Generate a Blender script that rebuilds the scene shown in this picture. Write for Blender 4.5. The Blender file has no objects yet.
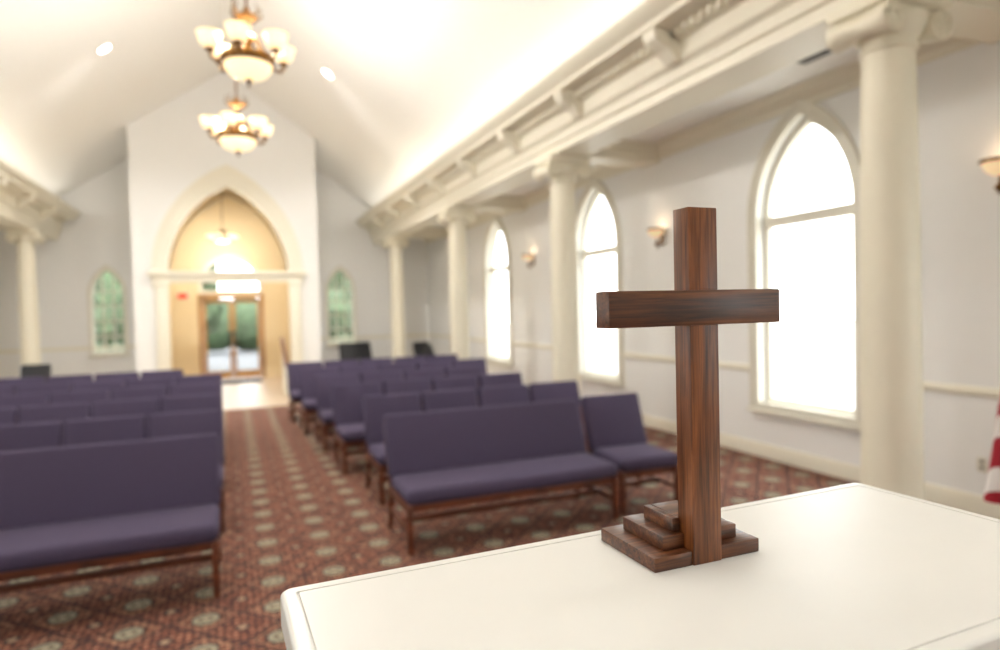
import bpy, bmesh, math, random
from mathutils import Matrix, Vector
random.seed(4)
sc = bpy.context.scene
COL = sc.collection
sc.view_settings.view_transform = 'Standard'
sc.view_settings.exposure = 0.22

# ------------------------------------------------------------------ helpers
def lin(r, g, b):
    f = lambda c: ((c/255+0.055)/1.055)**2.4 if c/255 > 0.04045 else c/255/12.92
    return (f(r), f(g), f(b), 1)

def newmat(name):
    m = bpy.data.materials.new(name); m.use_nodes = True
    nt = m.node_tree
    return m, nt, nt.nodes['Principled BSDF']

def simple(name, col, rough=0.5, metal=0, noise=0.04, scale=8, bump=0.0, emis=None, es=0, coat=0):
    m, nt, b = newmat(name)
    b.inputs['Roughness'].default_value = rough
    b.inputs['Metallic'].default_value = metal
    b.inputs['Coat Weight'].default_value = coat
    tc = nt.nodes.new('ShaderNodeTexCoord')
    n = nt.nodes.new('ShaderNodeTexNoise'); n.inputs['Scale'].default_value = scale
    n.inputs['Detail'].default_value = 4
    nt.links.new(tc.outputs['Object'], n.inputs['Vector'])
    mx = nt.nodes.new('ShaderNodeMix'); mx.data_type = 'RGBA'
    mx.inputs[6].default_value = tuple(max(0, c*(1-noise*2)) for c in col[:3])+(1,)
    mx.inputs[7].default_value = tuple(min(1, c*(1+noise)) for c in col[:3])+(1,)
    nt.links.new(n.outputs['Fac'], mx.inputs[0])
    nt.links.new(mx.outputs[2], b.inputs['Base Color'])
    if bump:
        bp = nt.nodes.new('ShaderNodeBump'); bp.inputs['Strength'].default_value = bump
        bp.inputs['Distance'].default_value = 0.002
        nt.links.new(n.outputs['Fac'], bp.inputs['Height'])
        nt.links.new(bp.outputs['Normal'], b.inputs['Normal'])
    if emis:
        b.inputs['Emission Color'].default_value = emis
        b.inputs['Emission Strength'].default_value = es
    return m

def wood(name, c1, c2, c3, sc3, rough=0.4, coat=0.15, streak=None):
    m, nt, b = newmat(name)
    tc = nt.nodes.new('ShaderNodeTexCoord')
    mp = nt.nodes.new('ShaderNodeMapping'); mp.inputs['Scale'].default_value = sc3
    nt.links.new(tc.outputs['Object'], mp.inputs['Vector'])
    n = nt.nodes.new('ShaderNodeTexNoise'); n.inputs['Scale'].default_value = 1.0
    n.inputs['Detail'].default_value = 8; n.inputs['Roughness'].default_value = 0.6
    n.inputs['Distortion'].default_value = 0.4
    nt.links.new(mp.outputs[0], n.inputs['Vector'])
    cr = nt.nodes.new('ShaderNodeValToRGB')
    cr.color_ramp.elements[0].position = 0.34; cr.color_ramp.elements[0].color = c1
    cr.color_ramp.elements[1].position = 0.68; cr.color_ramp.elements[1].color = c3
    e = cr.color_ramp.elements.new(0.5); e.color = c2
    nt.links.new(n.outputs['Fac'], cr.inputs[0])
    out = cr.outputs[0]
    if streak:  # fine dark pores along the grain
        mp2 = nt.nodes.new('ShaderNodeMapping'); mp2.inputs['Scale'].default_value = streak
        nt.links.new(tc.outputs['Object'], mp2.inputs['Vector'])
        n2 = nt.nodes.new('ShaderNodeTexNoise'); n2.inputs['Scale'].default_value = 1.0; n2.inputs['Detail'].default_value = 3
        nt.links.new(mp2.outputs[0], n2.inputs['Vector'])
        c2r = nt.nodes.new('ShaderNodeValToRGB')
        c2r.color_ramp.elements[0].position = 0.38; c2r.color_ramp.elements[0].color = (.34, .28, .24, 1)
        c2r.color_ramp.elements[1].position = 0.5; c2r.color_ramp.elements[1].color = (1, 1, 1, 1)
        nt.links.new(n2.outputs['Fac'], c2r.inputs[0])
        mu = nt.nodes.new('ShaderNodeMix'); mu.data_type = 'RGBA'; mu.blend_type = 'MULTIPLY'; mu.inputs[0].default_value = .7
        nt.links.new(out, mu.inputs[6]); nt.links.new(c2r.outputs[0], mu.inputs[7]); out = mu.outputs[2]
    nt.links.new(out, b.inputs['Base Color'])
    bp = nt.nodes.new('ShaderNodeBump'); bp.inputs['Strength'].default_value = 0.2
    bp.inputs['Distance'].default_value = 0.001
    nt.links.new(n.outputs['Fac'], bp.inputs['Height'])
    nt.links.new(bp.outputs['Normal'], b.inputs['Normal'])
    b.inputs['Roughness'].default_value = rough
    b.inputs['Coat Weight'].default_value = coat
    b.inputs['Coat Roughness'].default_value = 0.3
    return m

M = {}
M['wall'] = simple('wall_paint', lin(243, 242, 239), 0.7, noise=0.01)
M['ceil'] = simple('ceiling_paint', lin(249, 247, 242), 0.8, noise=0.01)
M['trim'] = simple('trim_cream', lin(238, 232, 214), 0.45, noise=0.01)
M['casing'] = simple('casing_white', lin(228, 223, 208), 0.45, noise=0.01)
M['column'] = simple('column_ivory', lin(237, 230, 209), 0.45, noise=0.015)
M['yellow'] = simple('vestibule_paint', lin(230, 212, 176), 0.6, noise=0.02)
M['table'] = simple('table_lacquer', lin(233, 232, 226), 0.35, noise=0.01, scale=20)
M['fabric'] = simple('pew_fabric', lin(74, 64, 88), 0.95, noise=0.12, scale=160, bump=0.4)
M['black'] = simple('black_vinyl', lin(22, 22, 26), 0.5)
M['bronze'] = simple('antique_brass', lin(128, 92, 48), 0.35, metal=0.9, noise=0.2, scale=30)
M['gold'] = simple('gold_finial', lin(200, 150, 60), 0.3, metal=1)
M['glow'] = simple('alabaster_glow', lin(255, 235, 195), 0.4, emis=(1, 0.78, 0.46, 1), es=1.0)
M['sconceglow'] = simple('sconce_glass', lin(240, 205, 160), 0.4, emis=(1, 0.75, 0.45, 1), es=0.45)
M['canlight'] = simple('downlight_lens', lin(255, 250, 240), 0.4, emis=(1, 0.95, 0.88, 1), es=12)
M['vent'] = simple('vent_grille', lin(60, 60, 62), 0.5)
M['green'] = simple('foliage', lin(84, 102, 72), 0.9, noise=0.45, scale=2.5)
M['grass'] = simple('lawn', lin(100, 110, 84), 0.9, noise=0.3, scale=.8)
M['pave'] = simple('pavement', lin(190, 186, 178), 0.9, noise=0.05)
M['path'] = simple('asphalt_path', lin(110, 110, 112), 0.9, noise=0.1)
M['tile'] = simple('beige_floor', lin(190, 168, 142), 0.4, noise=0.06, scale=3)
M['darkframe'] = simple('window_lead', lin(120, 128, 122), 0.5)
M['mat'] = simple('door_mat', lin(30, 27, 26), 0.95)
M['red'] = simple('exit_red', lin(200, 40, 25), 0.5, emis=(1, 0.08, 0.04, 1), es=.3)
M['plate'] = simple('plastic_plate', lin(225, 220, 205), 0.4)
M['oak'] = wood('door_oak', lin(146, 106, 62), lin(178, 134, 82), lin(196, 156, 102), (14, 14, 1.5))
M['pewwood'] = wood('pew_wood', lin(66, 32, 17), lin(104, 51, 28), lin(128, 68, 40), (3, 20, 20))
M['woodV'] = wood('walnut_vertical', lin(72, 38, 18), lin(116, 65, 31), lin(152, 92, 48), (95, 95, 5.5), rough=0.36, streak=(340, 340, 11))
M['woodH'] = wood('walnut_horizontal', lin(56, 30, 16), lin(92, 51, 27), lin(126, 77, 42), (7.5, 105, 115), rough=0.36, streak=(12, 340, 360))

def glassmat():
    m, nt, b = newmat('window_glass')
    nt.nodes.remove(b)
    t = nt.nodes.new('ShaderNodeBsdfTransparent'); t.inputs[0].default_value = (0.95, 0.96, 0.95, 1)
    g = nt.nodes.new('ShaderNodeBsdfGlossy'); g.inputs['Roughness'].default_value = 0.03
    mx = nt.nodes.new('ShaderNodeMixShader'); mx.inputs[0].default_value = 0.05
    nt.links.new(t.outputs[0], mx.inputs[1]); nt.links.new(g.outputs[0], mx.inputs[2])
    nt.links.new(mx.outputs[0], nt.nodes['Material Output'].inputs[0])
    return m
M['glass'] = glassmat()

def carpetmat():
    m, nt, b = newmat('patterned_carpet')
    L = nt.links; N = nt.nodes.new
    tc = N('ShaderNodeTexCoord')
    sp = N('ShaderNodeSeparateXYZ'); L.new(tc.outputs['Object'], sp.inputs[0])
    def mth(op, a, bb=None, c=None):
        n = N('ShaderNodeMath'); n.operation = op
        for i, v in enumerate((a, bb, c)):
            if v is None: continue
            if isinstance(v, (int, float)): n.inputs[i].default_value = v
            else: L.new(v, n.inputs[i])
        return n.outputs[0]
    def cell(v, t, off):
        return mth('ABSOLUTE', mth('SUBTRACT', mth('FRACT', mth('ADD', mth('DIVIDE', v, t), off)), 0.5))
    T = 0.40
    ax, ay = cell(sp.outputs[0], T, 0.0), cell(sp.outputs[1], T, 0.0)
    bx, by = cell(sp.outputs[0], T, 0.5), cell(sp.outputs[1], T, 0.5)
    d1 = mth('ADD', ax, ay); d2 = mth('ADD', bx, by)
    e1 = mth('MAXIMUM', mth('MAXIMUM', ax, ay), mth('MULTIPLY', d1, 0.72))
    e2 = mth('MAXIMUM', mth('MAXIMUM', bx, by), mth('MULTIPLY', d2, 0.72))
    vo = N('ShaderNodeTexVoronoi'); vo.inputs['Scale'].default_value = 24
    vo.inputs['Randomness'].default_value = 0.35
    L.new(tc.outputs['Object'], vo.inputs['Vector'])
    base = N('ShaderNodeValToRGB')
    el = base.color_ramp.elements
    el[0].position = 0.0; el[0].color = lin(202, 166, 134)
    el[1].position = 0.8; el[1].color = lin(42, 33, 36)
    x = el.new(0.28); x.color = lin(156, 102, 76)
    x = el.new(0.52); x.color = lin(102, 56, 44)
    rampf = mth('MULTIPLY', vo.outputs['Distance'], 1.12); L.new(rampf, base.inputs[0])
    cur = base.outputs[0]
    def over(cur, fac, col, amt=1.0):
        mx = N('ShaderNodeMix'); mx.data_type = 'RGBA'
        L.new(mth('MULTIPLY', fac, amt), mx.inputs[0]); L.new(cur, mx.inputs[6]); mx.inputs[7].default_value = col
        return mx.outputs[2]
    lat = mth('LESS_THAN', mth('ABSOLUTE', mth('SUBTRACT', d1, 0.5)), 0.035)
    cur = over(cur, lat, lin(46, 38, 42), .8)
    ring = mth('LESS_THAN', mth('ABSOLUTE', mth('SUBTRACT', d1, 0.36)), 0.02)
    cur = over(cur, ring, lin(168, 136, 106), .6)
    cur = over(cur, mth('LESS_THAN', e1, 0.21), lin(50, 42, 42), .95)
    cur = over(cur, mth('LESS_THAN', e1, 0.175), lin(160, 154, 132), .9)
    cur = over(cur, mth('LESS_THAN', e1, 0.105), lin(106, 96, 78), .9)
    cur = over(cur, mth('LESS_THAN', e1, 0.05), lin(180, 170, 146))
    cur = over(cur, mth('LESS_THAN', e2, 0.11), lin(40, 36, 42), .9)
    cur = over(cur, mth('LESS_THAN', e2, 0.06), lin(170, 142, 114))
    L.new(cur, b.inputs['Base Color'])
    b.inputs['Roughness'].default_value = 0.95
    return m
M['carpet'] = carpetmat()

def flagmat():
    m, nt, b = newmat('flag_cloth')
    L = nt.links; N = nt.nodes.new
    tc = N('ShaderNodeTexCoord')
    w = N('ShaderNodeTexWave'); w.wave_type = 'BANDS'; w.bands_direction = 'DIAGONAL'
    w.inputs['Scale'].default_value = 2.0; w.inputs['Distortion'].default_value = 1.5; w.inputs['Phase Offset'].default_value = 2.0
    L.new(tc.outputs['Object'], w.inputs['Vector'])
    cr = N('ShaderNodeValToRGB'); cr.color_ramp.interpolation = 'CONSTANT'
    cr.color_ramp.elements[0].color = lin(160, 20, 40)
    cr.color_ramp.elements[1].position = 0.6; cr.color_ramp.elements[1].color = lin(235, 230, 225)
    L.new(w.outputs['Fac'], cr.inputs[0]); L.new(cr.outputs[0], b.inputs['Base Color'])
    b.inputs['Roughness'].default_value = 0.7
    return m
M['flag'] = flagmat()

class MB:
    def __init__(s, mats):
        s.bm = bmesh.new(); s.mats = mats
    def _add(s, t, mat, mtx=None):
        if mtx is not None: bmesh.ops.transform(t, matrix=mtx, verts=t.verts)
        mi = s.mats.index(mat)
        bmesh.ops.recalc_face_normals(t, faces=t.faces)
        for f in t.faces: f.material_index = mi
        me = bpy.data.meshes.new('tmp'); t.to_mesh(me); t.free()
        s.bm.from_mesh(me); bpy.data.meshes.remove(me)
    def box(s, x0, x1, y0, y1, z0, z1, mat, bev=0, seg=2, mtx=None):
        t = bmesh.new(); bmesh.ops.create_cube(t, size=1)
        bmesh.ops.scale(t, vec=(x1-x0, y1-y0, z1-z0), verts=t.verts)
        bmesh.ops.translate(t, vec=((x0+x1)/2, (y0+y1)/2, (z0+z1)/2), verts=t.verts)
        if bev: bmesh.ops.bevel(t, geom=t.edges[:], offset=bev, segments=seg, profile=0.5, affect='EDGES')
        s._add(t, mat, mtx)
    def prism(s, prof, y0, y1, mat, mtx=None, bev=0):
        """profile in (x,z), extruded along y"""
        t = bmesh.new()
        a = [t.verts.new((p[0], y0, p[1])) for p in prof]
        c = [t.verts.new((p[0], y1, p[1])) for p in prof]
        n = len(prof)
        t.faces.new(a); t.faces.new(c[::-1])
        for i in range(n): t.faces.new((a[i], a[(i+1) % n], c[(i+1) % n], c[i]))
        if bev: bmesh.ops.bevel(t, geom=t.edges[:], offset=bev, segments=2, profile=0.5, affect='EDGES')
        s._add(t, mat, mtx)
    def slab(s, x0, x1, y0, y1, z0, z1, rad, bev, mat, groove=0):
        """rounded-corner slab with optional routed groove on the top"""
        t = bmesh.new()
        lev = [(z0, 0), (z1-bev, 0)]+[(z1-bev+bev*math.sin(math.radians(q)), bev*(1-math.cos(math.radians(q)))) for q in (22, 45, 67, 90)]
        if groove: lev += [(z1, groove), (z1-.003, groove+.0008), (z1-.003, groove+.0022), (z1, groove+.003)]
        rings = []
        for z, ins in lev:
            r = max(rad-ins, .002); ring = []
            for X, Y, sx, sy, a0 in ((x1, y1, 1, 1, 0), (x0, y1, -1, 1, 90), (x0, y0, -1, -1, 180), (x1, y0, 1, -1, 270)):
                cx, cy = X-sx*(ins+r), Y-sy*(ins+r)
                for k in range(7):
                    a = math.radians(a0+k*15); ring.append(t.verts.new((cx+r*math.cos(a), cy+r*math.sin(a), z)))
            rings.append(ring)
        n = len(rings[0])
        for a, b2 in zip(rings, rings[1:]):
            for i in range(n): t.faces.new((a[i], a[(i+1) % n], b2[(i+1) % n], b2[i]))
        t.faces.new(rings[-1]); t.faces.new(rings[0][::-1])
        s._add(t, mat)
    def lathe(s, prof, mat, c=(0, 0, 0), n=24, mtx=None):
        t = bmesh.new(); rings = []
        for r, z in prof:
            if r < 1e-5: rings.append([t.verts.new((c[0], c[1], c[2]+z))])
            else: rings.append([t.verts.new((c[0]+r*math.cos(2*math.pi*i/n), c[1]+r*math.sin(2*math.pi*i/n), c[2]+z)) for i in range(n)])
        for a, b in zip(rings, rings[1:]):
            for i in range(n):
                j = (i+1) % n
                if len(a) == 1 and len(b) == 1: continue
                if len(a) == 1: t.faces.new((a[0], b[j], b[i]))
                elif len(b) == 1: t.faces.new((a[i], a[j], b[0]))
                else: t.faces.new((a[i], a[j], b[j], b[i]))
        s._add(t, mat, mtx)
    def tube(s, pts, r, mat, n=8, mtx=None):
        pts = [Vector(p) for p in pts]; t = bmesh.new(); rings = []
        for i, p in enumerate(pts):
            d = (pts[min(i+1, len(pts)-1)]-pts[max(i-1, 0)]).normalized()
            u = d.cross(Vector((0, 0, 1)))
            if u.length < 1e-3: u = d.cross(Vector((1, 0, 0)))
            u.normalize(); v = d.cross(u)
            rr = r[i] if isinstance(r, (list, tuple)) else r
            rings.append([t.verts.new(p+rr*(math.cos(2*math.pi*k/n)*u+math.sin(2*math.pi*k/n)*v)) for k in range(n)])
        for a, b in zip(rings, rings[1:]):
            for k in range(n): t.faces.new((a[k], a[(k+1) % n], b[(k+1) % n], b[k]))
        t.faces.new(rings[0]); t.faces.new(rings[-1][::-1])
        s._add(t, mat, mtx)
    def poly(s, loops, th, mat, mtx):
        """filled 2D shape with holes, extruded th (centred), placed by mtx"""
        cu = bpy.data.curves.new('c', 'CURVE'); cu.dimensions = '2D'; cu.fill_mode = 'BOTH'; cu.extrude = th/2
        for lp in loops:
            sp = cu.splines.new('POLY'); sp.points.add(len(lp)-1); sp.use_cyclic_u = True
            for i, p in enumerate(lp): sp.points[i].co = (p[0], p[1], 0, 1)
        ob = bpy.data.objects.new('c', cu); COL.objects.link(ob)
        dg = bpy.context.evaluated_depsgraph_get(); dg.update()
        me = bpy.data.meshes.new_from_object(ob.evaluated_get(dg))
        t = bmesh.new(); t.from_mesh(me)
        bmesh.ops.remove_doubles(t, verts=t.verts, dist=1e-5)
        bpy.data.objects.remove(ob); bpy.data.curves.remove(cu); bpy.data.meshes.remove(me)
        s._add(t, mat, mtx)
    def mesh(s, name, smooth=35):
        me = bpy.data.meshes.new(name); s.bm.to_mesh(me); s.bm.free()
        for m in s.mats: me.materials.append(M[m])
        me.polygons.foreach_set('use_smooth', [True]*len(me.polygons))
        me.set_sharp_from_angle(angle=math.radians(smooth))
        return me
    def obj(s, name, loc=(0, 0, 0), rot=0, parent=None):
        return place(s.mesh(name), name, loc, rot, parent)

def place(me, name, loc=(0, 0, 0), rot=0, parent=None):
    o = bpy.data.objects.new(name, me); COL.objects.link(o)
    o.location = loc; o.rotation_euler = (0, 0, rot)
    if parent: o.parent = parent
    return o

def gothic(cx, w, z0, zs, za, n=14):
    h = za-zs; R = (w*w+h*h)/(2*w); cxr = w-R
    a1 = math.atan2(h, -cxr)
    right = [(cxr+R*math.cos(a1*i/n), zs+R*math.sin(a1*i/n)) for i in range(n+1)]
    right[-1] = (0, za)
    left = [(-x, z) for x, z in right[:-1]][::-1]
    pts = [(-w, z0), (w, z0)]+right+left
    return [(cx+x, z) for x, z in pts]
def rect(a, b, c, d): return [(a, c), (b, c), (b, d), (a, d)]

def plane_yz(x): # local x->Y, y->Z, z->X
    return Matrix(((0, 0, 1, x), (1, 0, 0, 0), (0, 1, 0, 0), (0, 0, 0, 1)))
def plane_xz(y): # local x->X, y->Z, z->-Y
    return Matrix(((1, 0, 0, 0), (0, 0, -1, y), (0, 1, 0, 0), (0, 0, 0, 1)))

# ------------------------------------------------------------------ dimensions
WX = 5.65; YB = 19.5; YF = -4.5; CX = 4.2
COLY = [-1.65, 3.12, 7.85, 12.3, 17.5]
WINY = [-3.4, 0.9, 5.17, 9.4, 13.75]  # first two are out of view, added to let in more light
RIDGE = 7.63; SL = 0.70
zc = lambda x: RIDGE-SL*abs(x)
ZS = 4.05

# floor
b = MB(['carpet']); b.box(-WX-.1, WX+.1, YF-.1, 13.3, -.2, 0, 'carpet'); b.obj('floor')
b = MB(['tile']); b.box(-WX-.1, WX+.1, 13.3, YB+.1, -.2, 0.002, 'tile'); b.obj('floor_tile')

# side walls with windows
for side, sx in (('right', 1), ('left', -1)):
    b = MB(['wall'])
    holes = [gothic(y, 0.64, 0.62, 2.75, 3.78) for y in WINY]
    b.poly([rect(YF, YB, 0, 4.4)]+holes, 0.2, 'wall', plane_yz(sx*(WX+0.1)))
    b.obj('wall_'+side)
    b = MB(['trim'])
    f = lambda pr: [(sx*x, z) for x, z in pr]
    b.prism(f([(WX, 0), (WX-.025, 0), (WX-.025, .13), (WX-.012, .16), (WX, .16)]), YF, YB, 'trim')
    b.obj('baseboard_'+side)
    b = MB(['trim'])
    ys = [YF]+[v for y in WINY for v in (y-.73, y+.73)]+[YB]
    for i in range(0, len(ys), 2):
        b.prism(f([(WX, .98), (WX-.018, .98), (WX-.035, 1.01), (WX-.035, 1.03), (WX-.015, 1.06), (WX, 1.06)]), ys[i], ys[i+1], 'trim')
    b.obj('trim_chair_rail_'+side)
    b = MB(['trim'])
    b.prism(f([(WX, 3.84), (WX-.03, 3.84), (WX-.04, 3.9), (WX-.12, 3.98), (WX-.13, ZS), (WX, ZS)]), YF, YB, 'trim')
    b.obj('trim_crown_'+side)
    # windows
    for k, y in enumerate(WINY):
        b = MB(['casing', 'glass'])
        b.poly([gothic(y, 0.73, 0.54, 2.75, 3.9), gothic(y, 0.63, 0.64, 2.75, 3.77)], 0.06, 'casing', plane_yz(sx*(WX-.02)))
        b.poly([gothic(y, 0.75, 0.52, 2.75, 3.93), gothic(y, 0.70, 0.57, 2.75, 3.86)], 0.09, 'casing', plane_yz(sx*(WX-.02)))
        b.poly([gothic(y, 0.64, 0.62, 2.75, 3.78), gothic(y, 0.575, 0.69, 2.75, 3.69)], 0.08, 'casing', plane_yz(sx*(WX+.12)))
        b.box(min(sx*(WX+.06), sx*(WX+.16)), max(sx*(WX+.06), sx*(WX+.16)), y-.62, y+.62, 2.64, 2.76, 'casing')
        b.box(min(sx*(WX-.09), sx*(WX+.1)), max(sx*(WX-.09), sx*(WX+.1)), y-.78, y+.78, .52, .57, 'casing', bev=.01)
        b.poly([gothic(y, 0.60, 0.66, 2.75, 3.72)], 0.008, 'glass', plane_yz(sx*(WX+.12)))
        b.obj('window_%d' % (k+1 if sx > 0 else k+6))

# aisle ceilings, entablature
for side, sx in (('right', 1), ('left', -1)):
    f = lambda pr: [(sx*x, z) for x, z in pr]
    b = MB(['ceil']); b.prism(f([(4.3, ZS), (WX+.2, ZS), (WX+.2, ZS+.15), (4.3, ZS+.15)]), YF, YB, 'ceil'); b.obj('ceiling_aisle_'+side)
    b = MB(['trim'])
    for cy in COLY:
        b.box(min(sx*4.4, sx*WX), max(sx*4.4, sx*WX), cy-.2, cy+.2, 3.8, ZS+.02, 'trim')
        for q in (-1, 1):
            y0 = cy+q*.2
            b.box(min(sx*4.4, sx*(WX-.02)), max(sx*4.4, sx*(WX-.02)), min(y0, y0+q*.08), max(y0, y0+q*.08), 3.93, ZS+.01, 'trim')
    b.obj('trim_aisle_beams_'+side)
    b = MB(['trim'])
    prof = [(4.45, 3.80), (3.98, 3.80), (3.98, 3.90), (3.95, 3.915), (3.95, 4.02), (3.92, 4.04), (3.90, 4.06), (3.90, 4.22), (3.86, 4.24),
            (3.84, 4.30), (3.72, 4.31), (3.60, 4.32), (3.60, 4.37), (3.57, 4.39), (3.50, 4.45), (3.48, 4.49), (3.62, 4.49), (3.66, 4.46), (4.08, 4.46), (4.08, 4.80), (4.45, 4.80)]
    b.prism(f(prof), YF, YB, 'trim')
    y = YF+.1
    while y < YB-.05:
        b.box(min(sx*3.79, sx*3.87), max(sx*3.79, sx*3.87), y, y+.055, 4.235, 4.305, 'trim'); y += .11
    b.obj('trim_entablature_'+side)
    b = MB(['trim'])
    y = 5.04-1.8*5
    while y < YB-.3:
        b.prism(f([(3.92, 4.04), (3.90, 4.03), (3.86, 4.04), (3.82, 4.10), (3.78, 4.15), (3.70, 4.18), (3.64, 4.22), (3.62, 4.27), (3.62, 4.32), (3.92, 4.32)]), y-.09, y+.09, 'trim', bev=.008)
        y += 1.8
    b.obj('trim_brackets_'+side)
# columns
for sx in (1, -1):
    for cy in COLY:
        b = MB(['column'])
        b.box(-.27, .27, -.27, .27, 0, .09, 'column', bev=.008)
        b.lathe([(0, .09), (.25, .09), (.27, .12), (.265, .155), (.235, .17), (.215, .19), (.225, .215), (.225, .235), (.20, .25), (.19, .27), (.188, .6), (.186, 1.4), (.18, 2.4), (.168, 3.2), (.16, 3.46),
                 (.178, 3.47), (.178, 3.495), (.162, 3.50), (.162, 3.54), (.2, 3.57), (.225, 3.62), (.225, 3.68), (0, 3.68)], 'column', n=40)
        b.box(-.25, .25, -.19, .19, 3.62, 3.715, 'column', bev=.01)
        b.box(-.29, .29, -.25, .25, 3.715, 3.80, 'column', bev=.012)
        for vx in (-1, 1):
            Rm = Matrix.Translation((vx*.235, 0, 3.615)) @ Matrix.Rotation(math.pi/2, 4, 'X')
            b.lathe([(0, -.215), (.095, -.215), (.1, -.2), (.085, -.12), (.06, -.03), (.058, 0), (.06, .03), (.085, .12), (.1, .2), (.095, .215), (0, .215)], 'column', n=24, mtx=Rm)
            for yy in (-.22, .22):
                pts = []
                for i in range(40):
                    a = i/39*math.pi*4; r = .09*(1-i/39*.8)
                    pts.append((vx*(.235+r*math.sin(a)*1), yy, 3.615+r*math.cos(a)))
                b.tube(pts, .011, 'column', n=6)
        b.obj('ionic_column', (sx*CX, cy, 0))

# vaulted ceiling (two slopes)
for side, sx in (('right', 1), ('left', -1)):
    b = MB(['ceil'])
    pr = [(0, RIDGE), (4.2, zc(4.2)), (4.2, zc(4.2)+.2), (0, RIDGE+.2)]
    b.prism([(sx*x, z) for x, z in pr], YF-.1, YB+.1, 'ceil'); b.obj('ceiling_vault_'+side)

# back wall, with door / fanlight / two windows
b = MB(['wall'])
outer = [(-WX-.1, 0), (WX+.1, 0), (WX+.1, 4.4), (4.3, 4.6), (0, RIDGE+.1), (-4.3, 4.6), (-WX-.1, 4.4)]
b.poly([outer, rect(-.74, .74, 0.002, 2.26), gothic(0, .74, 2.42, 2.6, 3.35), gothic(-2.96, .36, .9, 2.4, 3.05), gothic(2.98, .36, .9, 2.4, 3.05)], .2, 'wall', plane_xz(YB+.1))
b.obj('wall_back')
b = MB(['wall'])
b.poly([[(-WX-.1, 0), (WX+.1, 0), (WX+.1, 4.4), (4.3, 4.6), (0, RIDGE+.1), (-4.3, 4.6), (-WX-.1, 4.4)]], .2, 'wall', plane_xz(YF-.1))
b.obj('wall_front')
for k, cx in ((11, -2.96), (12, 2.98)):
    b = MB(['casing', 'darkframe', 'glass'])
    b.poly([gothic(cx, .44, .82, 2.4, 3.17), gothic(cx, .36, .9, 2.4, 3.05)], .05, 'casing', plane_xz(YB-.02))
    b.box(cx-.48, cx+.48, YB-.1, YB+.0, .79, .84, 'casing', bev=.01)
    b.poly([gothic(cx, .36, .9, 2.4, 3.05), gothic(cx, .33, .93, 2.4, 3.0)], .05, 'casing', plane_xz(YB+.1))
    for xx in (-.12, .12): b.box(cx+xx-.02, cx+xx+.02, YB+.075, YB+.115, .9, 2.85, 'casing')
    for zz in (1.3, 1.7, 2.1, 2.48): b.box(cx-.35, cx+.35, YB+.075, YB+.115, zz-.02, zz+.02, 'casing')
    b.poly([gothic(cx, .34, .92, 2.4, 3.02)], .008, 'glass', plane_xz(YB+.1))
    b.obj('window_%d' % k)
# central projecting bay
YC = 17.0; HX = 2.07
b = MB(['wall'])
b.poly([[(-HX, 0), (-1.35, 0), (-1.35, 2.8)]+gothic(0, 1.35, 2.8, 2.8, 4.88)[3:-1][::-1]+[(1.35, 2.8), (1.35, 0), (HX, 0), (HX, zc(HX)+.03), (0, RIDGE+.05), (-HX, zc(HX)+.03)]], .16, 'wall', plane_xz(YC+.08))
b.obj('wall_entry_bay')
b = MB(['wall', 'yellow'])
for sx in (1, -1):
    b.box(min(sx*1.95, sx*HX), max(sx*1.95, sx*HX), YC+.1, YB, 0, zc(HX), 'wall')
    b.box(min(sx*1.5, sx*1.56), max(sx*1.5, sx*1.56), YC+.16, YB, 0, 2.85, 'yellow')
b.obj('wall_vestibule_sides')
g = gothic(0, 1.52, 2.8, 2.8, 5.1, n=16)[2:]
b = MB(['yellow'])
t = bmesh.new()
n0 = [t.verts.new((x, YC+.16, z)) for x, z in g]; n1 = [t.verts.new((x, YB, z)) for x, z in g]
for i in range(len(g)-1): t.faces.new((n0[i], n0[i+1], n1[i+1], n1[i]))
bmesh.ops.solidify(t, geom=t.faces[:], thickness=.03)
b._add(t, 'yellow')
b.obj('ceiling_vestibule')
b = MB(['yellow'])
b.poly([[(-1.5, 0.002), (-.8, 0.002), (-.8, 2.32), (.8, 2.32), (.8, 0.002), (1.5, .002), (1.5, 2.85)]+gothic(0, 1.5, 2.8, 2.8, 5.05)[3:-1]+[(-1.5, 2.85)], gothic(0, .8, 2.38, 2.6, 3.42)], .03, 'yellow', plane_xz(YB-.02))
b.obj('wall_vestibule_back')
# portal casing
b = MB(['trim'])
b.poly([gothic(0, 1.62, 2.8, 2.8, 5.30), gothic(0, 1.35, 2.8, 2.8, 4.88)], .1, 'trim', plane_xz(YC-.05))
b.poly([gothic(0, 1.68, 2.8, 2.8, 5.38), gothic(0, 1.58, 2.8, 2.8, 5.23)], .14, 'trim', plane_xz(YC-.07))
for sx in (1, -1):
    b.box(min(sx*1.35, sx*1.62), max(sx*1.35, sx*1.62), YC-.1, YC+.02, 0, 2.58, 'trim', bev=.008)
    b.box(min(sx*1.31, sx*1.66), max(sx*1.31, sx*1.66), YC-.13, YC+.0, 0, .22, 'trim', bev=.008)
    b.box(min(sx*1.31, sx*1.66), max(sx*1.31, sx*1.66), YC-.13, YC+.0, 2.48, 2.58, 'trim', bev=.008)
b.box(-1.67, 1.67, YC-.12, YC+.14, 2.58, 2.74, 'trim', bev=.006)
b.box(-1.76, 1.76, YC-.2, YC+.14, 2.74, 2.84, 'trim', bev=.015)
b.obj('trim_portal_arch')
b = MB(['trim'])
for a, c in ((-WX, -HX), (HX, WX)):
    b.box(a, c, YB-.02, YB, 0, .16, 'trim'); b.box(a, c, YB-.03, YB, .98, 1.06, 'trim')
for sx in (1, -1):
    b.box(min(sx*1.68, sx*HX), max(sx*1.68, sx*HX), YC-.02, YC, 0, .16, 'trim')
b.obj('baseboard_back')

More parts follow.
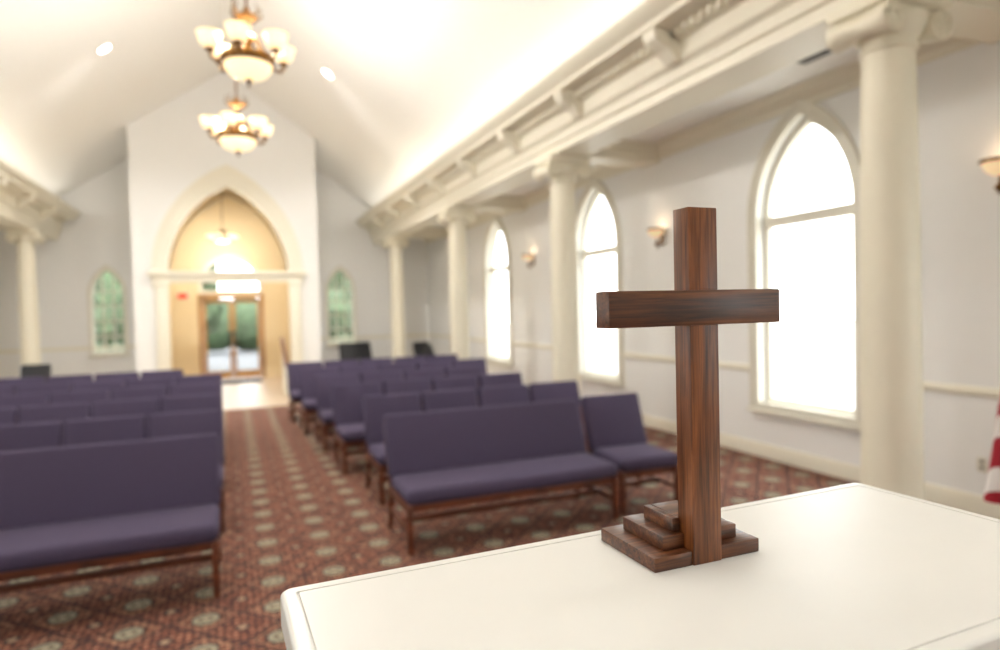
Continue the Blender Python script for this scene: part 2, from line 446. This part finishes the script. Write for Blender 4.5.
# doors
for k, (x0, x1, hs) in enumerate(((-.73, -.01, 1), (.01, .73, -1))):
    b = MB(['oak', 'glass', 'black'])
    b.poly([rect(x0, x1, .02, 2.24), rect(x0+.09, x1-.07, .24, 2.12)], .05, 'oak', plane_xz(YB+.08))
    b.poly([rect(x0+.08, x1-.06, .23, 2.13)], .01, 'glass', plane_xz(YB+.08))
    hx = (x1-.05) if hs > 0 else (x0+.05)
    b.tube([(hx, YB+.05, .95), (hx, YB-.03, .97), (hx, YB-.03, 1.28), (hx, YB+.05, 1.3)], .014, 'black')
    b.box(hx-.03, hx+.03, YB+.03, YB+.055, .9, 1.35, 'black', bev=.005)
    b.obj('door_%d' % (k+1))
b = MB(['oak'])
b.poly([[(-.84, .0), (-.74, .0), (-.74, 2.26), (.74, 2.26), (.74, 0), (.84, 0), (.84, 2.36), (-.84, 2.36)]], .08, 'oak', plane_xz(YB-.03))
b.obj('trim_door_frame')
b = MB(['darkframe', 'glass', 'casing'])
b.poly([gothic(0, .82, 2.4, 2.6, 3.45), gothic(0, .72, 2.46, 2.6, 3.3)], .06, 'casing', plane_xz(YB-.03))
for xx in (-.25, .25): b.box(xx-.014, xx+.014, YB+.08, YB+.11, 2.44, 3.2, 'darkframe')
b.poly([gothic(0, .73, 2.44, 2.6, 3.33)], .008, 'glass', plane_xz(YB+.1))
b.obj('window_13')
b = MB(['mat']); b.box(-.7, .7, YB-1.3, YB-.25, .002, .014, 'mat', bev=.004); b.obj('door_mat')
b = MB(['red', 'plate']); b.box(-.14, .14, -.03, 0, -.09, .09, 'plate', bev=.005); b.box(-.12, .12, -.034, -.028, -.07, .07, 'red'); b.obj('exit_sign', (-1.2, YB-.035, 2.33))

# ------------------------------------------------------------------ platform
b = MB(['carpet']); b.box(-3.4, 3.4, YF+.02, 1.15, 0, .38, 'carpet', bev=.01); b.obj('platform_floor')

# ------------------------------------------------------------------ altar table
TW, TD, TZ = .905, .395, 1.5      # local origin at back-left corner
b = MB(['table'])
b.slab(0, TW, -TD, 0, TZ-.034, TZ, .014, .005, 'table', groove=.016)
b.prism([(.012, TZ-.055), (.004, TZ-.034), (TW-.004, TZ-.034), (TW-.012, TZ-.055)], -TD+.008, -.008, 'table')
b.box(.035, TW-.035, -TD+.03, -.03, .38, TZ-.055, 'table', bev=.004)
b.box(.015, TW-.015, -TD+.012, -.012, .38, .50, 'table', bev=.006)
for i in range(2):
    xa = .08+i*.42; b.box(xa, xa+.33, -.034, -.02, .6, 1.35, 'table', bev=.005)
    b.box(xa, xa+.33, -TD+.02, -TD+.034, .6, 1.35, 'table', bev=.005)
for xa in (.026, TW-.036): b.box(xa, xa+.01, -TD+.08, -.08, .6, 1.35, 'table', bev=.003)
b.obj('altar_table', (.038, .742, 0), math.radians(1.3))

# ------------------------------------------------------------------ cross
cross = bpy.data.objects.new('wooden_cross', None); COL.objects.link(cross); cross.location = (.5015, .599, TZ)
PW, PT = .0405, .026
b = MB(['woodV']); b.box(-PW/2-.003, PW/2-.003, -.002, PT, 0, .409, 'woodV', bev=.0014); b.obj('post', parent=cross)
b = MB(['woodH']); b.box(-.131, .108, -.005, PT-.003, .275, .315, 'woodH', bev=.0014); b.obj('crossbeam', parent=cross)
b = MB(['woodH'])
for i, (l, r, y0, y1) in enumerate(((-.075, .075, .0, .115), (-.053, .053, .014, .098), (-.034, .034, .022, .08))):
    z0, z1 = i*.0165, (i+1)*.0165
    b.box(l, -PW/2-.0032, y0, y1, z0, z1, 'woodH', bev=.0013)
    b.box(PW/2-.0028, r, y0, y1, z0, z1, 'woodH', bev=.0013)
    b.box(-PW/2-.003, PW/2-.003, PT+.0003, y1, z0, z1, 'woodH', bev=.0013)
b.obj('stepped_base', parent=cross)

# ------------------------------------------------------------------ pews
def seatmesh(name, W, fab='fabric', wd='pewwood'):
    b = MB([fab, wd]); h = W/2
    b.box(-h+.01, h-.01, -.02, .56, .355, .475, fab, bev=.05, seg=4)
    R = Matrix.Translation((0, .56, .46)) @ Matrix.Rotation(math.radians(-20), 4, 'X')
    b.box(-h+.005, h-.005, -.045, .05, -.02, .50, fab, bev=.035, seg=4, mtx=R)
    b.box(-h+.03, h-.03, .03, .06, .30, .365, wd, bev=.004)
    b.box(-h+.03, h-.03, .52, .55, .30, .365, wd, bev=.004)
    for sx in (-1, 1):
        x = sx*(h-.035)
        b.box(x-.018, x+.018, .03, .60, .30, .36, wd, bev=.005)
        b.prism([(x-.02, 0), (x+.02, 0), (x+.022, .36), (x-.022, .36)], .0, .045, wd, bev=.004)
        pts = [(x, .70, 0), (x, .60, .34), (x, .645, .5), (x, .76, .84)]
        for p, q in zip(pts, pts[1:]):
            t = bmesh.new()
            a = [t.verts.new((p[0]+dx, p[1]+dy, p[2])) for dx, dy in ((-.018, -.02), (.018, -.02), (.018, .02), (-.018, .02))]
            c = [t.verts.new((q[0]+dx, q[1]+dy, q[2])) for dx, dy in ((-.018, -.022), (.018, -.022), (.018, .022), (-.018, .022))]
            t.faces.new(a); t.faces.new(c[::-1])
            for i in range(4): t.faces.new((a[i], a[(i+1) % 4], c[(i+1) % 4], c[i]))
            b._add(t, wd)
        b.box(x-.012, x+.012, .03, .64, .15, .185, wd, bev=.004)
    b.box(-h+.05, h-.05, .30, .33, .14, .185, wd, bev=.004)
    b.box(-h+.04, h-.04, .635, .66, .5, .54, wd, bev=.004)
    return b.mesh(name)
pew3 = seatmesh('church_pew', 1.84); pew1 = seatmesh('church_chair', .62)
blk = seatmesh('black_chair', .5, 'black', 'black')
rowsY = [5.40, 6.72, 8.02, 9.32, 10.62, 11.9]
RX = [1.12, 1.20, 1.07, 1.02, .93, .85]
for i, (yb, x0) in enumerate(zip(rowsY, RX)):
    y = yb-.76
    if i == 0:
        place(pew3, 'church_pew', (x0+.93, y, 0)); place(pew1, 'church_chair', (3.34, y+.08, 0), math.radians(-3))
    else:
        for k in range(4 if i < 4 else 5):
            place(pew1, 'church_chair', (x0+.31+k*.63, y, 0))
LX = [-.10, -.10, -.12, -.14, -.16, -.75]
for i, (yb, x0) in enumerate(zip(rowsY, LX)):
    y = yb-.92
    xs = x0
    if i == 0:
        place(pew3, 'church_pew', (x0-.93, y, 0)); xs = x0-1.88
    k = 0
    while xs-.63*(k+1) > -3.85:
        place(pew1, 'church_chair', (xs-.31-k*.63, y, 0)); k += 1
for x, y, r in ((2.95, 17.6, 0), (3.5, 17.7, .2), (4.95, 16.5, .3), (5.2, 15.4, 1.2), (-3.5, 14.2, 0), (-4.9, 14.9, .3)):
    place(blk, 'black_chair', (x, y, 0), r)

# ------------------------------------------------------------------ chandelier
def chandelier(name, n=6, R=.40):
    b = MB(['bronze', 'glow'])
    b.tube([(0, 0, .35), (0, 0, 3.6)], .013, 'bronze')
    b.lathe([(0, 0.62), (.03, .62), (.05, .56), (.09, .54), (.13, .50), (.10, .46), (.05, .44), (.035, .36), (.05, .30), (.08, .26), (.06, .2), (.035, .14), (.045, .06), (.09, .02), (.12, -.02), (.10, -.06), (0, -.06)], 'bronze', n=20)
    b.lathe([(.275, .0), (.28, -.02), (.26, -.10), (.20, -.17), (.10, -.215), (0, -.225), (0, -.205), (.10, -.195), (.18, -.15), (.235, -.09), (.265, -.02), (.275, .0)], 'glow', n=28)
    b.lathe([(.27, -.05), (.292, -.05), (.31, 0), (.292, .05), (.27, .05), (.27, -.05)], 'bronze', n=28)
    b.lathe([(0, -.31), (.012, -.30), (.02, -.28), (.012, -.26), (.035, -.24), (.05, -.22), (0, -.215)], 'bronze', n=14)
    for i in range(n):
        a = 2*math.pi*i/n+.26; ca, sa = math.cos(a), math.sin(a)
        pts = []
        for r, z in ((.26, .0), (.31, -.05), (.37, -.06), (.41, -.03), (.42, .03)): pts.append((ca*r, sa*r, z))
        b.tube(pts, .02, 'bronze', n=7)
        b.tube([(ca*.05, sa*.05, .3), (ca*.14, sa*.14, .22), (ca*.2, sa*.2, .08), (ca*.26, sa*.26, .02)], .018, 'bronze', n=6)
        c = (ca*.42, sa*.42, .03)
        b.lathe([(0, 0), (.045, 0), (.06, .02), (.03, .04), (0, .04)], 'bronze', c=c, n=12)
        b.lathe([(0, .04), (.06, .045), (.10, .075), (.115, .12), (.118, .155), (.14, .20), (.132, .20), (.108, .155), (.10, .12), (.08, .085), (0, .06)], 'glow', c=c, n=16)
    for i in range(8):
        a = 2*math.pi*i/8
        b.tube([(math.cos(a)*.12, math.sin(a)*.12, .49), (math.cos(a)*.17, math.sin(a)*.17, .54), (math.cos(a)*.15, math.sin(a)*.15, .62)], .012, 'bronze', n=6)
    return b.mesh(name)
ch = chandelier('chandelier')
def plight(name, loc, e, col=(1, .9, .76), r=.12, parent=None):
    l = bpy.data.lights.new(name, 'POINT'); l.energy = e; l.color = col; l.shadow_soft_size = r
    o = bpy.data.objects.new(name, l); COL.objects.link(o); o.location = loc
    if parent: o.parent = parent
    return o
for x, y, z, s in [(.23, 6.9, 4.29, .84), (.16, 9.8, 4.27, .88), (0.1, 2.6, 4.4, .84)]:
    o = place(ch, 'chandelier', (x, y, z)); o.scale = (s, s, s)
    plight('bulb', (0, 0, .45), {6.9: 260, 9.8: 350, 2.6: 130}[y], (1, .955, .89), parent=o, r=.15)
b = chandelier('pendant_chandelier')
o = place(b, 'pendant_chandelier', (-.15, 18.3, 3.75)); o.scale = (.72, .72, .42)
plight('bulb', (0, 0, -.9), 75, (1, .93, .82), parent=o, r=.2)

# sconces
b = MB(['bronze', 'sconceglow'])
b.box(-.025, 0, -.05, .05, -.16, .06, 'bronze', bev=.01)
b.lathe([(0, -.22), (.015, -.2), (.03, -.17), (.05, -.15), (.03, -.13), (.012, -.1), (0, -.08)], 'bronze', c=(-.12, 0, 0), n=12)
b.tube([(0, 0, -.1), (-.06, 0, -.16), (-.12, 0, -.13), (-.12, 0, -.05)], .013, 'bronze')
b.lathe([(0, -.05), (.05, -.045), (.10, -.01), (.13, .05), (.14, .09), (.13, .09), (.09, .0), (0, -.03)], 'sconceglow', c=(-.14, 0, 0), n=18)
b.lathe([(.138, .06), (.148, .06), (.15, .09), (.138, .09)], 'bronze', c=(-.14, 0, 0), n=18)
sm = b.mesh('wall_sconce')
for sx in (1, -1):
    for y in (3.2, 7.6, 11.85):
        o = place(sm, 'wall_sconce', (sx*WX, y, 2.78), 0 if sx > 0 else math.pi); o.scale = (.85, .85, .9)
        if sx > 0: plight('bulb', (-.14, 0, .12), .6, (1, .8, .55), .05, parent=o)

# downlights
for sx in (1, -1):
    for y in (-2.0, 1.0, 5.0, 8.8, 12.75):  # first two rows are unseen, added to light the table and cross
        x = sx*1.84
        b = MB(['casing', 'canlight'])
        b.lathe([(0, -.002), (.11, -.002), (.11, .01), (0, .01)], 'canlight', n=20)
        b.lathe([(.11, -.012), (.14, -.01), (.145, .0), (.11, .01), (.11, -.012)], 'casing', n=20)
        o = b.obj('recessed_downlight', (x, y, zc(x)-.006)); o.rotation_euler = (0, sx*math.atan(SL), 0)
        l = bpy.data.lights.new('lamp', 'SPOT'); l.energy = {-2.0: 200, 1.0: 55, 5.0: 170, 8.8: 310, 12.75: 680}[y]
        l.spot_size = math.radians(120); l.spot_blend = .9; l.color = (1, .985, .96); l.shadow_soft_size = .2
        lo = bpy.data.objects.new('lamp', l); COL.objects.link(lo); lo.location = (x, y, zc(x)-.08)
        if y > 12: lo.rotation_euler = (math.radians(22), 0, sx*math.radians(-12))

# cove lights on top of cornice
for sx in (1, -1):
    l = bpy.data.lights.new('cove_light', 'AREA'); l.shape = 'RECTANGLE'; l.size = .35; l.size_y = 22; l.energy = 60; l.color = (1, .95, .88)
    o = bpy.data.objects.new('cove_light', l); COL.objects.link(o); o.location = (sx*3.80, 8, 4.52)
    o.rotation_euler = (math.pi, sx*math.radians(-50), 0)

# vents, outlet
b = MB(['vent', 'casing'])
b.box(-.3, .3, -.11, .11, -.012, 0, 'casing', bev=.003)
for i in range(7): b.box(-.27, .27, -.09+i*.028, -.075+i*.028, -.016, -.008, 'vent')
vm = b.mesh('air_vent')
for y in (4.35, 9.4, 13.8): place(vm, 'air_vent', (5.0, y, ZS), math.pi/2)
b = MB(['plate', 'black']); b.box(-.008, 0, -.04, .04, -.06, .06, 'plate', bev=.003)
for z in (-.025, .025): b.box(-.01, -.007, -.012, .012, z-.012, z+.012, 'black')
b.obj('wall_outlet', (WX, 3.4, .42))

# handrail
b = MB(['casing', 'pewwood'])
for i in range(5):
    b.tube([(0, i*.2, 0), (0, i*.2, .74+i*.10)], .02, 'casing')
b.box(-.06, .06, -.13, -.01, 0, .74, 'casing', bev=.01)
b.tube([(0, -.16, .66), (0, -.08, .74), (0, .1, .82), (0, .4, .98), (0, .75, 1.16), (0, .9, 1.2)], .045, 'pewwood')
b.obj('stair_handrail', (1.06, 15.0, 0.002))

# flag
b = MB(['flag', 'gold', 'oak'])
t = bmesh.new(); rings = []
n = 64
for k in range(24):
    f = k/23; z = 2.05-1.3*f; R = .02+.16*f**.9
    ring = []
    for i in range(n):
        a = 2*math.pi*i/n
        r = R*(1+.22*math.sin(a*7+f*1.5)*f+.1*math.sin(a*3))
        ring.append(t.verts.new((r*math.cos(a), r*math.sin(a)*.8, z+.06*math.sin(a+1)*f)))
    rings.append(ring)
for a, c in zip(rings, rings[1:]):
    for i in range(n): t.faces.new((a[i], a[(i+1) % n], c[(i+1) % n], c[i]))
b._add(t, 'flag')
b.tube([(0, 0, .04), (0, 0, 2.45)], .014, 'oak')
b.lathe([(0, 2.43), (.03, 2.45), (.02, 2.5), (.035, 2.55), (0, 2.62)], 'gold', n=14)
b.lathe([(0, 0), (.16, 0), (.16, .02), (.06, .05), (.03, .12), (0, .12)], 'gold', n=24)
b.obj('flag_on_pole', (3.865, 2.11, 0))

# ------------------------------------------------------------------ outside
b = MB(['pave', 'grass', 'path'])
b.box(-60, 60, -60, YB+.25, -.35, -.25, 'pave')
b.box(-60, -8, YB+.25, 80, -.35, -.25, 'pave'); b.box(8, 60, YB+.25, 80, -.35, -.25, 'pave')
b.box(-8, -1.2, YB+.25, 80, -.35, -.25, 'grass'); b.box(1.2, 8, YB+.25, 80, -.35, -.25, 'grass')
b.box(-1.2, 1.2, YB+.25, 80, -.35, -.25, 'path'); b.obj('ground_outside')
def blob(b, c, r, j=.14):
    t = bmesh.new(); bmesh.ops.create_icosphere(t, subdivisions=3, radius=r)
    for v in t.verts: v.co *= 1+random.uniform(-j, j)
    b._add(t, 'green', Matrix.Translation(c))
def tree(loc, s):
    b = MB(['green', 'pewwood'])
    b.tube([(0, 0, 0), (0.05, 0, 1.2), (0, 0.05, 2.2)], [.14, .1, .07], 'pewwood')
    for i in range(9): blob(b, (random.uniform(-1, 1), random.uniform(-.8, .8), random.uniform(1.7, 4)), random.uniform(.7, 1.1))
    o = b.obj('tree', loc); o.scale = (s, s, s)
for x, y, s in ((-2.3, 27, 1), (3.0, 29, 1.2), (-4.6, 25.2, 1), (4.6, 25.2, 1.0), (6.2, 28, 1.2), (-6.5, 28, 1.2)): tree((x, y, -.25), s)
b = MB(['green'])
for i in range(26):
    x = -7+i*.55
    if abs(x) < 1.6: continue
    blob(b, (x, 22.2, .43), .58, .08)
b.obj('hedge')
b = MB(['green'])
for i in range(18):
    blob(b, (-13.6+i*1.6, 38+random.uniform(-.5, .5), 1.3), 1.45, .06)
b.obj('hedgerow')

# world + portals
w = bpy.data.worlds.new('World'); sc.world = w; w.use_nodes = True
bg = w.node_tree.nodes['Background']; bg.inputs[0].default_value = (.94, .97, 1, 1); bg.inputs[1].default_value = 7.0
def portal(loc, rot, sx, sy):
    l = bpy.data.lights.new('portal', 'AREA'); l.shape = 'RECTANGLE'; l.size = sx; l.size_y = sy
    l.cycles.is_portal = True
    o = bpy.data.objects.new('window_portal', l); COL.objects.link(o); o.location = loc; o.rotation_euler = rot
for y in WINY:
    portal((WX+.22, y, 2.2), (0, math.pi/2, 0), 3.2, 1.3)
    portal((-WX-.22, y, 2.2), (0, -math.pi/2, 0), 3.2, 1.3)
portal((0, YB+.22, 1.65), (-math.pi/2, 0, 0), 1.5, 3.3)

# ------------------------------------------------------------------ camera
cam = bpy.data.cameras.new('camera'); co = bpy.data.objects.new('camera', cam); COL.objects.link(co)
yaw, pit, rol = math.radians(22.4), math.radians(-1.5), math.radians(1.4)
F = Vector((math.sin(yaw)*math.cos(pit), math.cos(yaw)*math.cos(pit), math.sin(pit)))
R0 = Vector((math.cos(yaw), -math.sin(yaw), 0)); U0 = R0.cross(F)
U = U0*math.cos(rol)+R0*math.sin(rol); Rr = R0*math.cos(rol)-U0*math.sin(rol)
m = Matrix((Rr, U, -F)).transposed().to_4x4(); m.translation = Vector((0, 0, 1.8))
co.matrix_world = m
cam.sensor_width = 36; cam.lens = 650*36/1000; cam.clip_start = .02
cam.dof.use_dof = True; cam.dof.focus_distance = .755; cam.dof.aperture_fstop = 2.8
sc.camera = co
